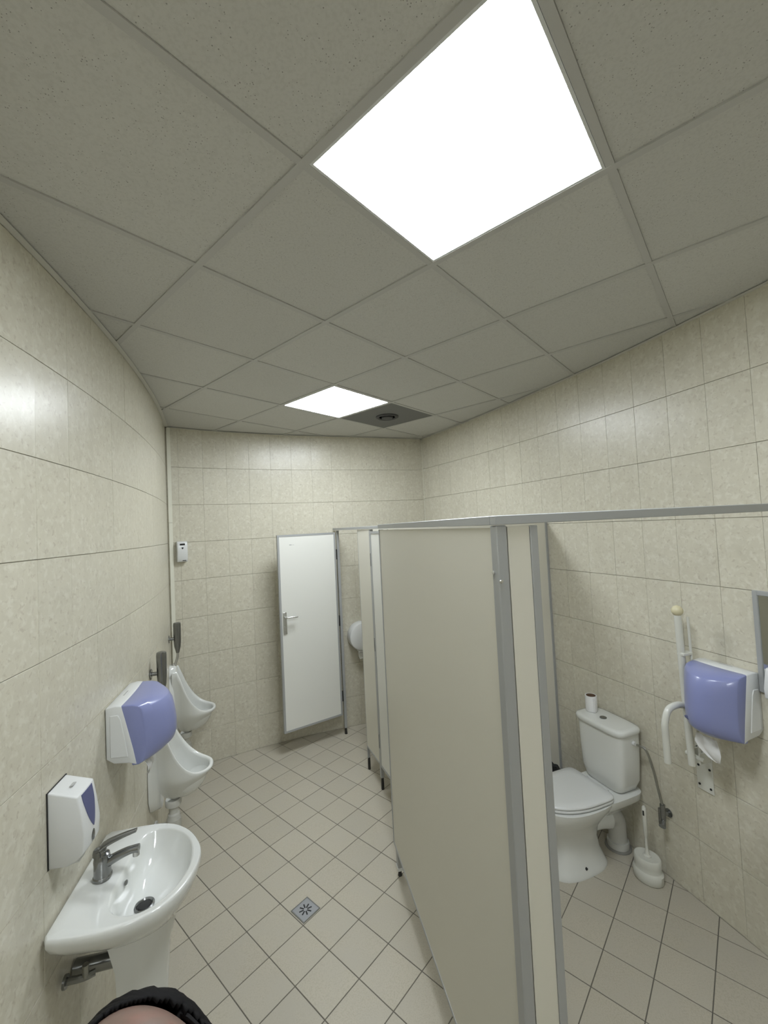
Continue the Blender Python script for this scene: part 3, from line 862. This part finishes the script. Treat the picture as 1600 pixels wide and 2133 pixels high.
# ------------------------------------------------------------------ urinals
def urinal(d, label):
    P, a, n = frame_at(CL, d)
    t = thing('urinal', label, 'urinal', (P.x, P.y, 0), a, 'white wall urinals on the left wall')
    rings = []
    NF = 41
    cb = (.10, 0)
    def rimz(nn): return .60 + .345 * max(0, (.335 - nn) / .275) ** 2.7
    for i in range(NF):
        ph = -pi / 2 + pi * i / (NF - 1)
        rn = .02 + .315 * abs(math.cos(ph)) ** .9; rt = .165 * math.copysign(abs(math.sin(ph)) ** .85, ph)
        # narrower towards the top of the back
        zz = min(rimz(rn), .945)
        rt *= 1 - .42 * max(0, (zz - .62) / .33) ** 1.2
        prof = []
        for k in range(13):   # outer from bottom to rim
            u = k / 12; zb = .435
            z = zb + (zz - zb) * u
            s = min(1, max(0, (z - zb) / (.598 - zb))) ** .62
            prof.append((cb[0] * (1 - s) + rn * s, rt * s, z))
        # rim
        dx, dy = rn - cb[0], rt; L_ = math.hypot(dx, dy) or 1; ux, uy = dx / L_, dy / L_
        prof.append((rn - ux * .004, rt - uy * .004, zz + .008))
        prof.append((rn - ux * .013, rt - uy * .013, zz + .011))
        prof.append((rn - ux * .022, rt - uy * .022, zz + .006))
        ci = (.13, 0); inn = (rn - ux * .026, rt - uy * .026)
        for k in range(9):
            u = k / 8; s = math.cos(u * pi / 2) ** .7 if u < 1 else 0.0
            z = (zz - .003) + (.455 - zz) * math.sin(u * pi / 2) ** 1.2
            prof.append((ci[0] * (1 - s) + inn[0] * s, inn[1] * s, z))
        rings.append([(max(.002, p[0]), p[1], p[2]) for p in prof])
    MB().loft(rings, False, False, closed=False).build('bowl', m_ceramic, t, auto=70)
    # back slab up to the inlet
    rg = []
    for z, hw, dp in [(.425, .07, .05), (.45, .11, .05), (.52, .145, .05), (.65, .15, .045), (.78, .128, .045), (.88, .098, .05), (.945, .075, .055), (.975, .06, .05), (.985, .045, .04)]:
        rg.append([(.001 + dp * (1 - abs(math.cos(pi * k / 16)) ** 5), -hw * math.cos(pi * k / 16), z) for k in range(17)])
    MB().loft(rg).build('back_slab', m_ceramic, t, auto=60)
    # flush valve
    v = MB().tube([(.002, 0, 1.195), (.05, 0, 1.195)], .012, 14).tube([(.001, 0, 1.195), (.007, 0, 1.195)], .03, 20).build('wall_flange', m_chrome_d, t)
    MB().lathe([(.012, 1.08), (.024, 1.13), (.027, 1.17), (.029, 1.30), (.027, 1.318), (.02, 1.322)], (.062, 0, 0), 20).build('flush_valve', m_chrome_d, t)
    MB().tube(smooth_path([(.062, 0, 1.09), (.060, 0, 1.05), (.045, 0, 1.0), (.035, 0, .975)], 4), .010, 12).lathe([(.02, .983), (.02, .993), (.012, .997)], (.035, 0, 0), 16).build('flush_tube', m_chrome, t)
    # waste
    MB().lathe([(.042, .442), (.046, .43), (.044, .405), (.03, .395)], (.105, 0, 0), 20).build('waste_collar', m_pipe, t)
    MB().lathe([(.026, .405), (.026, .36), (.034, .352), (.036, .33), (.040, .325), (.040, .24), (.034, .222), (.01, .218)], (.105, 0, 0), 20).build('bottle_trap', m_pipe, t)
    MB().tube([(.07, 0, .285), (.003, 0, .285)], .024, 16).build('waste_pipe', m_pipe, t)
    MB().lathe_x([(.042, .001), (.042, .012), (.03, .016)], (0, 0, .285), 20).build('wall_rosette', m_pipe, t)
    return t
urinal(CL.near_y(2.545), 'nearer white wall urinal, behind the violet towel dispenser')
urinal(CL.near_y(3.385), 'farther white wall urinal in the left corner of the room')

# ------------------------------------------------------------------ toilet
P, a, n = frame_at(CR, CR.near_y(2.6))
tv = Vector((-n.y, n.x))
Pt = P - tv * .05
t = thing('toilet', 'white close-coupled toilet with lowered lid in the near cubicle', 'toilet', (Pt.x, Pt.y, 0), a)
# bowl: sections from floor to rim
rg = []
for z, cx_, ax, ay, p_ in [(0, .40, .19, .105, 2.6), (.012, .40, .19, .105, 2.6), (.03, .40, .18, .098, 2.5), (.10, .40, .150, .082, 2.4), (.17, .405, .145, .080, 2.3), (.24, .42, .170, .100, 2.3), (.30, .42, .205, .135, 2.3), (.35, .41, .235, .165, 2.3), (.385, .40, .25, .178, 2.4), (.40, .40, .252, .18, 2.4)]:
    rg.append(sring(cx_, 0, ax, ay, z, p_, 36))
MB().loft(rg).build('bowl', m_ceramic, t, auto=60)
# rear platform below the cistern
rg = []
for z, hx0, hx1, ay in [(.28, .06, .26, .07), (.33, .03, .30, .11), (.365, .015, .32, .145), (.403, .012, .32, .150)]:
    rg.append(sring((hx0 + hx1) / 2, 0.02, (hx1 - hx0) / 2, ay, z, 5, 36))
MB().loft(rg).build('rear_platform', m_ceramic, t, auto=50)
# foot screw holes
MB().tube([(.42, .075, .052), (.42, .0992, .046)], .007, 10).build('fixing_hole', m_hole, t)
# seat and lid
def dring(k, z, cx=.37, n=56):
    out = []
    for i in range(n):
        th = 2 * pi * i / n; c, s_ = math.cos(th), math.sin(th)
        p, ax = (2.15, .285) if c > 0 else (7, .135)
        out.append((cx + (ax - k) * math.copysign(abs(c) ** (2 / p), c), (.170 - k) * math.copysign(abs(s_) ** (2 / (2.15 if c > 0 else 7)), s_), z))
    return out
MB().loft([dring(.006, .4035), dring(.001, .408), dring(0, .414), dring(.003, .4195)]).build('seat', m_plastic, t, auto=60)
MB().loft([dring(.004, .4215), dring(0, .426), dring(.001, .433), dring(.006, .4375), dring(.05, .440)]).build('lid', m_plastic, t, auto=60)
for s_ in (-1, 1):
    MB().tube([(.222, s_ * .06, .414), (.222, s_ * .09, .414)], .011, 12).build('lid_hinge', m_plastic, t)
# cistern
yc = .008
rg = []
for z, ax, ay in [(.405, .075, .115), (.415, .082, .128), (.47, .086, .152), (.60, .088, .160), (.735, .09, .163), (.742, .09, .163)]:
    rg.append(sring(.012 + .09, yc, ax, ay, z, 5.5, 48))
MB().loft(rg).build('cistern', m_ceramic, t, auto=50)
rg = []
for z, ax, ay, p_ in [(.743, .094, .168, 5), (.750, .098, .173, 5), (.766, .099, .174, 5), (.776, .094, .168, 5), (.780, .080, .150, 4)]:
    rg.append(sring(.012 + .096, yc, ax, ay, z, p_, 48))
li = MB().loft(rg).build('cistern_lid', m_ceramic, t, auto=50)
MB().lathe([(.020, .7805), (.020, .784), (.016, .786), (.002, .786)], (.12, yc - .01, 0), 24).build('flush_button', m_chrome_d, li)
MB().tube([(.09, yc + .158, .70), (.09, yc + .176, .70)], .012, 12).build('inlet_nut', m_plastic, t)
# outlet pipe
MB().tube(smooth_path([(.30, 0, .20), (.22, 0, .21), (.16, 0, .21)], 4), [.045 + .003 * k for k in range(9)], 20).build('outlet_spigot', m_ceramic, t)
MB().tube(smooth_path([(.185, 0, .212), (.12, 0, .205), (.075, 0, .165), (.070, 0, .10), (.070, 0, .01)], 5), .050, 20).lathe([(.060, .045), (.062, .03), (.060, 0.002)], (.070, 0, 0), 24).build('outlet_pipe', m_pipe, t)
MB().lathe([(.074, .0005), (.073, .006), (.06, .010)], (.070, 0, 0), 24).build('floor_seal', m_edge, t)

# toilet roll standing on the cistern
xx, yy = frame_xy(Pt, a, .10, yc - .115)
t = thing('toilet_roll', 'nearly used up toilet roll standing on the toilet cistern', 'toilet roll', (xx, yy, .7815), a)
MB().lathe([(.034, 0), (.0345, .002), (.0345, .093), (.034, .095), (.029, .095), (.0285, .09), (.0285, .004), (.029, 0)], n=32, cap=False).build('paper', m_paper, t, auto=50)
MB().lathe([(.028, .0), (.028, .0945), (.0268, .0945), (.0268, .0)], n=32, cap=False).build('cardboard_core', m_card, t, auto=50)
MB().box((.015, .030, .002), (.0165, .046, .085)).build('loose_end', m_paper, t, smooth=False)

# supply hose and valve
sV = CR.near_y(2.37)
Pv, av, nv = frame_at(CR, sV)
t = thing('water_supply_valve', 'grey angle valve and braided hose feeding the cistern beside the toilet', 'valve', (Pv.x, Pv.y, .36), av)
def to_local(Pq, aq, x, y, z, zo):
    dx, dy = x - Pq.x, y - Pq.y; return (dx * math.cos(aq) + dy * math.sin(aq), -dx * math.sin(aq) + dy * math.cos(aq), z - zo)
hx, hy = frame_xy(Pt, a, .09, yc + .184)
e0 = to_local(Pv, av, hx, hy, .70, .36)
MB().tube(smooth_path([e0, (e0[0] - .01, e0[1] + .05, e0[2] - .01), (.055, -.03, .22), (.05, -.015, .13), (.045, 0, .05)], 5), .0065, 10).build('hose', m_braid, t)
MB().tube([(.045, 0, .055), (.045, 0, -.03)], .0135, 12).tube([(.001, 0, 0), (.045, 0, 0)], .010, 12).tube([(.001, 0, 0), (.006, 0, 0)], .022, 16).build('valve_body', m_chrome_d, t)
MB().tube([(.045, 0, -.03), (.075, .015, -.045)], [.012, .017], 12).build('handle', m_chrome_d, t)
MB().tube([(.012, -.045, .0), (.014, -.045, -.09)], .008, 8).build('pipe_stub', m_chrome_d, t)

# black bin behind the toilet
t = thing('waste_bin', 'small black bin with bin liner behind the toilet', 'bin', (1.02, 2.93, 0), 0)
MB().lathe([(.075, .001), (.08, .01), (.098, .25), (.104, .285), (.100, .29), (.094, .28), (.088, .10), (.02, .09)], n=28).build('body', m_black, t)
rg = [[((.104 + .006 * math.sin(k * 3.1 + j)) * math.cos(2 * pi * k / 36), (.104 + .006 * math.sin(k * 2.3 + j)) * math.sin(2 * pi * k / 36), z + .006 * math.sin(k * 1.7)) for k in range(36)] for j, z in enumerate([.235, .27, .298, .31])]
rg.append([(.092 * math.cos(2 * pi * k / 36), .092 * math.sin(2 * pi * k / 36), .295 + .004 * math.sin(k * 1.7)) for k in range(36)])
MB().loft(rg, False, False).build('liner', m_bag, t)

# toilet brush
t = thing('toilet_brush', 'white toilet brush in an oval holder on the floor by the right wall', 'toilet brush', (1.372, 2.385, 0), a + .3)
MB().lathe([(.062, .001), (.066, .006), (.068, .05), (.060, .058), (.058, .062), (.060, .085), (.061, .118), (.056, .126), (.045, .124), (.008, .122)], n=32, sx=.9, sy=1.12).build('holder', m_plastic_g, t, auto=50)
MB().lathe([(.02, .12), (.02, .128), (.012, .132), (.007, .16), (.006, .23)], n=14).build('shaft', m_plastic_g, t)
hd = MB().tube([(0, 0, .225), (.0, 0, .24), (.0, 0, .30), (0, 0, .36), (0, 0, .385), (0, 0, .392)], [.006, .010, .011, .012, .011, .006], 12).build('handle', m_plastic_g, t)
MB().box((-.0125, -.004, .345), (.0125, .004, .372)).build('hanging_slot', m_hole, hd, smooth=False, bevel=.001)

# folding grab rail
sG = CR.near_y(2.2)
P, a, n = frame_at(CR, sG)
t = thing('grab_rail', 'white folding grab rail raised upright on the right wall', 'grab rail', (P.x, P.y, 0), a)
pt = MB().box((.0005, -.003, .60), (.006, .078, .85)).build('wall_plate', m_rail, t, smooth=False, bevel=.0015, seg=1)
for yy in (.010, .065):
    for zz in (.625, .72, .81):
        MB().tube([(.005, yy, zz), (.0085, yy, zz)], .0055, 10).build('screw', m_hole, pt)
hb = .045
MB().tube([(.095, hb, .755), (.105, hb, 1.0), (.12, hb, 1.505)], .0165, 16).build('main_tube', m_rail, t)
MB().lathe([(.004, -.027), (.016, -.022), (.025, -.010), (.027, 0), (.025, .010), (.016, .022), (.004, .027)], (.1205, hb, 1.522), 20).build('end_ball', m_cream, t)
MB().tube(smooth_path([(.112, hb, 1.05), (.17, hb, 1.062), (.228, hb, 1.048), (.255, hb, .99), (.256, hb, .93), (.254, hb, .80)], 6), .0155, 16).build('support_leg', m_rail, t)
MB().tube([(.062, hb + .018, .80), (.075, hb + .018, 1.49)], .006, 10).build('lock_rod', m_rail, t)
MB().box((.065, hb - .012, 1.30), (.130, hb + .024, 1.315)).build('clip', m_rail, t, bevel=.003, seg=1)
MB().tube([(.07, hb - .045, .79), (.07, hb + .045, .79)], .011, 14).box((.004, hb - .03, .765), (.075, hb - .022, .815)).box((.004, hb + .020, .765), (.075, hb + .028, .815)).build('hinge_bracket', m_rail, t, auto=40)

# ------------------------------------------------------------------ person (top of the head enters the frame)
HC = Vector((-.268, .428, 1.420))
def person():
    feet = Vector((-.27, .60, 0))
    t = thing('person', 'person with dark hair facing the camera, forehead at the lower edge', 'person', (feet.x, feet.y, 0), 0)
    # skin skeleton (coordinates relative to feet)
    H0 = HC - feet
    V_, Ed, Rr = [], [], []
    def v(p, r, link_=None):
        V_.append(tuple(p)); Rr.append(r)
        if link_ is not None: Ed.append((link_, len(V_) - 1))
        return len(V_) - 1
    pel = v((0, 0, .82), (.14, .10))
    wa = v((0, -.005, .96), (.12, .09), pel); ch = v((0, -.01, 1.14), (.145, .10), wa)
    sh = v((0, -.02, 1.25), (.10, .07), ch); nk = v((0.003, -.06, 1.315), (.05, .05), sh); hd = v((H0.x * .8, H0.y * .75, 1.39), (.05, .052), nk)
    for s in (-1, 1):
        a1 = v((s * .155, -.02, 1.235), (.05, .05), sh)
        if s > 0:
            e1 = v((.20, -.20, 1.30), (.038, .038), a1); w1 = v((.24, -.44, 1.56), (.025, .025), e1); v((.255, -.49, 1.63), (.03, .02), w1)
        else:
            e1 = v((-.20, .02, .98), (.038, .038), a1); w1 = v((-.21, -.06, .76), (.025, .025), e1); v((-.205, -.09, .68), (.03, .02), w1)
        h1 = v((s * .085, 0, .76), (.085, .085), pel); k1 = v((s * .09, .0, .43), (.055, .055), h1); an = v((s * .09, .02, .08), (.038, .042), k1); v((s * .095, -.11, .032), (.035, .03), an)
    me = bpy.data.meshes.new('body'); me.from_pydata(V_, Ed, [])
    ob = bpy.data.objects.new('body_base', me); COL.objects.link(ob)
    sk = ob.modifiers.new('skin', 'SKIN'); 
    for i, d in enumerate(me.skin_vertices[0].data): d.radius = Rr[i]
    me.skin_vertices[0].data[0].use_root = True
    sb = ob.modifiers.new('sub', 'SUBSURF'); sb.levels = 2; sb.render_levels = 2
    dg = bpy.context.evaluated_depsgraph_get(); ev = ob.evaluated_get(dg).to_mesh()
    bm = bmesh.new(); bm.from_mesh(ev)
    # head : shaped sphere, face looks towards the camera (up and forward)
    hm = bmesh.new(); bmesh.ops.create_uvsphere(hm, u_segments=48, v_segments=32, radius=1)
    for q in hm.verts:
        x, y, z = q.co     # -y is the face
        X, Y, Z = x * .072, y * .092, z * .112
        if z < 0: X *= 1 - .32 * (-z) ** 1.5; Y *= 1 - .10 * (-z)
        if y < 0:
            Y -= .020 * math.exp(-((x / .16) ** 2)) * math.exp(-(((z + .22) / .16) ** 2))       # nose
            Y += .010 * math.exp(-(((abs(x) - .38) / .17) ** 2)) * math.exp(-(((z - .02) / .13) ** 2))  # sockets
            Y -= .006 * math.exp(-((x / .28) ** 2)) * math.exp(-(((z + .52) / .07) ** 2))       # lips
            Y += .004 * math.exp(-((x / .30) ** 2)) * math.exp(-(((z + .52) / .02) ** 2))
            Y -= .008 * math.exp(-((x / .28) ** 2)) * math.exp(-(((z + .86) / .12) ** 2))       # chin
        q.co = (X, Y, Z)
    # ears
    for s in (-1, 1):
        em = bmesh.new(); bmesh.ops.create_uvsphere(em, u_segments=12, v_segments=8, radius=1)
        for q in em.verts: q.co = Vector((q.co.x * .009 + s * .073, q.co.y * .018 + .01, q.co.z * .030 - .008))
        tmp = bpy.data.meshes.new('e'); em.to_mesh(tmp); em.free(); hm.from_mesh(tmp); bpy.data.meshes.remove(tmp)
    HR = Matrix.Translation(H0) @ Matrix.Rotation(1.02, 4, 'Z') @ Matrix.Rotation(-math.radians(68), 4, 'X')
    bmesh.ops.transform(hm, matrix=HR, verts=hm.verts)
    tmp = bpy.data.meshes.new('h'); hm.to_mesh(tmp); hm.free(); bm.from_mesh(tmp); bpy.data.meshes.remove(tmp)
    # fingers as short tapered tubes rooted in the palms
    fm = MB()
    for base, dr_, pn in [((.255, -.49, 1.63), Vector((.1, -.35, .9)), 1), ((-.205, -.09, .68), Vector((.05, -.25, -.95)), -1)]:
        dr_.normalize(); b = Vector(base); side = Vector((1, 0, 0))
        for k, (o_, ln) in enumerate([(-.027, .062), (-.009, .075), (.009, .070), (.026, .055)]):
            p = b + side * o_ + dr_ * .01
            fm.tube([p, p + dr_ * ln * .45, p + dr_ * ln * .8 + Vector((0, -.006, 0)), p + dr_ * ln + Vector((0, -.016, 0))], [.009, .0085, .008, .005], 8)
        p = b - side * .02 * pn
        fm.tube([p, p - side * .022 * pn + dr_ * .015, p - side * .030 * pn + dr_ * .045], [.011, .010, .006], 8)
    tmp = bpy.data.meshes.new('f'); tmp.from_pydata(fm.v, [], fm.f); bm.from_mesh(tmp); bpy.data.meshes.remove(tmp)
    out = bpy.data.meshes.new('body'); bm.to_mesh(out); bm.free(); out.materials.append(m_skin)
    bpy.data.objects.remove(ob)
    body = bpy.data.objects.new('body', out); link(body, t)
    rm = body.modifiers.new('remesh', 'REMESH'); rm.mode = 'VOXEL'; rm.voxel_size = .0045; rm.use_smooth_shade = True
    sm = body.modifiers.new('smooth', 'SMOOTH'); sm.iterations = 3
    dg = bpy.context.evaluated_depsgraph_get(); dg.update()
    fin = bpy.data.meshes.new_from_object(body.evaluated_get(dg))
    body.modifiers.clear(); body.data = fin
    if not fin.materials: fin.materials.append(m_skin)
    bm = bmesh.new(); bm.from_mesh(fin)
    seen = set(); isl = []
    for v0 in bm.verts:
        if v0 in seen: continue
        st = [v0]; seen.add(v0); cur = []
        while st:
            q = st.pop(); cur.append(q)
            for e in q.link_edges:
                o_ = e.other_vert(q)
                if o_ not in seen: seen.add(o_); st.append(o_)
        isl.append(cur)
    isl.sort(key=len)
    for cur in isl[:-1]: bmesh.ops.delete(bm, geom=cur, context='VERTS')
    bm.to_mesh(fin); bm.free()
    # eyes
    for s in (-1, 1):
        e = MB().lathe([(.001, -.011), (.008, -.008), (.0112, 0), (.008, .008), (.001, .011)], n=16).build('eye', m_eye, t)
        e.matrix_local = HR @ Matrix.Translation((s * .029, -.073, .004))
    # hair: shell round the skull with the face left open
    hb_ = bmesh.new(); bmesh.ops.create_uvsphere(hb_, u_segments=128, v_segments=80, radius=1)
    dele = []
    for q in hb_.verts:
        x, y, z = q.co
        th = math.atan2(x, -y)
        hl = .86 + .02 * math.cos(3 * th) - .9 * (abs(th) / 1.35) ** 2.6      # hairline height round the face
        strand = .0016 * math.sin(th * 46 + 5 * z) + .0012 * math.sin(th * 83 - 9 * z)
        g = .013 + strand * .6 - (.007 * max(0, z - .5) * 2 if y < .4 else 0)
        if y < 0 and z < hl + .18: g = max(.002, .002 + (g - .002) * max(0, (z - hl) / .18))
        X, Y, Z = x * (.072 + g + (.014 if x < 0 else .004) * min(1, abs(x) * 1.5) * max(0, min(1, (y + .9) / .5))), y * (.092 + g), z * (.112 + g)
        if z < 0: X *= 1 - .15 * (-z); 
        if y > .1: Y += .012 * (y - .1)
        if (abs(th) < 1.45 and z < hl) or z < -.75: dele.append(q)
        q.co = (X, Y, Z)
    bmesh.ops.delete(hb_, geom=dele, context='VERTS')
    bmesh.ops.transform(hb_, matrix=HR, verts=hb_.verts)
    hme = bpy.data.meshes.new('hair'); 
    for f_ in hb_.faces: f_.smooth = True
    hb_.to_mesh(hme); hb_.free(); hme.materials.append(m_hair)
    hair = bpy.data.objects.new('hair', hme); link(hair, t)
    so = hair.modifiers.new('solid', 'SOLIDIFY'); so.thickness = .004; so.offset = 0
    # gathered tufts on the right side of the picture
    tf = MB()
    rnd = random.Random(3)
    for k in range(26):
        b0 = Vector((.062 + rnd.uniform(-.008, .012), -.005 + rnd.uniform(-.03, .03), .040 + rnd.uniform(-.03, .02)))
        e0_ = b0 + Vector((.005 + rnd.uniform(0, .008), rnd.uniform(-.015, .02), rnd.uniform(-.03, .018)))
        e1_ = e0_ + Vector((.003 + rnd.uniform(-.004, .008), rnd.uniform(-.01, .01), -.025 + rnd.uniform(-.02, .01)))
        pth = [HR @ p for p in (b0, (b0 + e0_) / 2 + Vector((.004, 0, .006)), e0_, e1_)]
        tf.tube(pth, [.005, .0045, .003, .001], 6)
    tf.build('hair_tuft', m_hair, t)
    # clothes
    def garment(name, verts, rad, edges, m):
        me_ = bpy.data.meshes.new(name); me_.from_pydata(verts, edges, [])
        o = bpy.data.objects.new(name, me_); link(o, t)
        o.modifiers.new('skin', 'SKIN')
        for i, d in enumerate(me_.skin_vertices[0].data): d.radius = rad[i]
        me_.skin_vertices[0].data[0].use_root = True
        s_ = o.modifiers.new('sub', 'SUBSURF'); s_.levels = 2; s_.render_levels = 2
        me_.materials.append(m); return o
    garment('sweater', [(0, 0, .80), (0, -.005, .96), (0, -.01, 1.14), (0, -.02, 1.25), (0.0, -.035, 1.28), (-.155, -.02, 1.235), (-.20, .02, .98), (-.208, -.05, .79), (.155, -.02, 1.235), (.20, -.20, 1.30), (.235, -.41, 1.53)],
            [(.165, .125), (.14, .11), (.165, .12), (.12, .09), (.07, .07), (.065, .065), (.052, .052), (.038, .038), (.065, .065), (.052, .052), (.038, .038)],
            [(0, 1), (1, 2), (2, 3), (3, 4), (3, 5), (5, 6), (6, 7), (3, 8), (8, 9), (9, 10)], m_cloth)
    garment('trousers', [(0, 0, .84), (.087, 0, .76), (.09, 0, .43), (.09, .02, .10), (-.087, 0, .76), (-.09, 0, .43), (-.09, .02, .10)],
            [(.155, .115), (.098, .098), (.07, .07), (.058, .06), (.098, .098), (.07, .07), (.058, .06)], [(0, 1), (1, 2), (2, 3), (0, 4), (4, 5), (5, 6)], m_jeans)
    for s in (-1, 1):
        MB().loft([sring(s * .095, -.055, .046, .125, 0.001, 2.4, 28), sring(s * .095, -.055, .048, .127, .02, 2.4, 28), sring(s * .094, -.05, .046, .118, .05, 2.4, 28), sring(s * .093, .0, .044, .07, .085, 2.2, 28), sring(s * .092, .018, .042, .052, .11, 2.2, 28)]).build('shoe', m_black, t)
person()
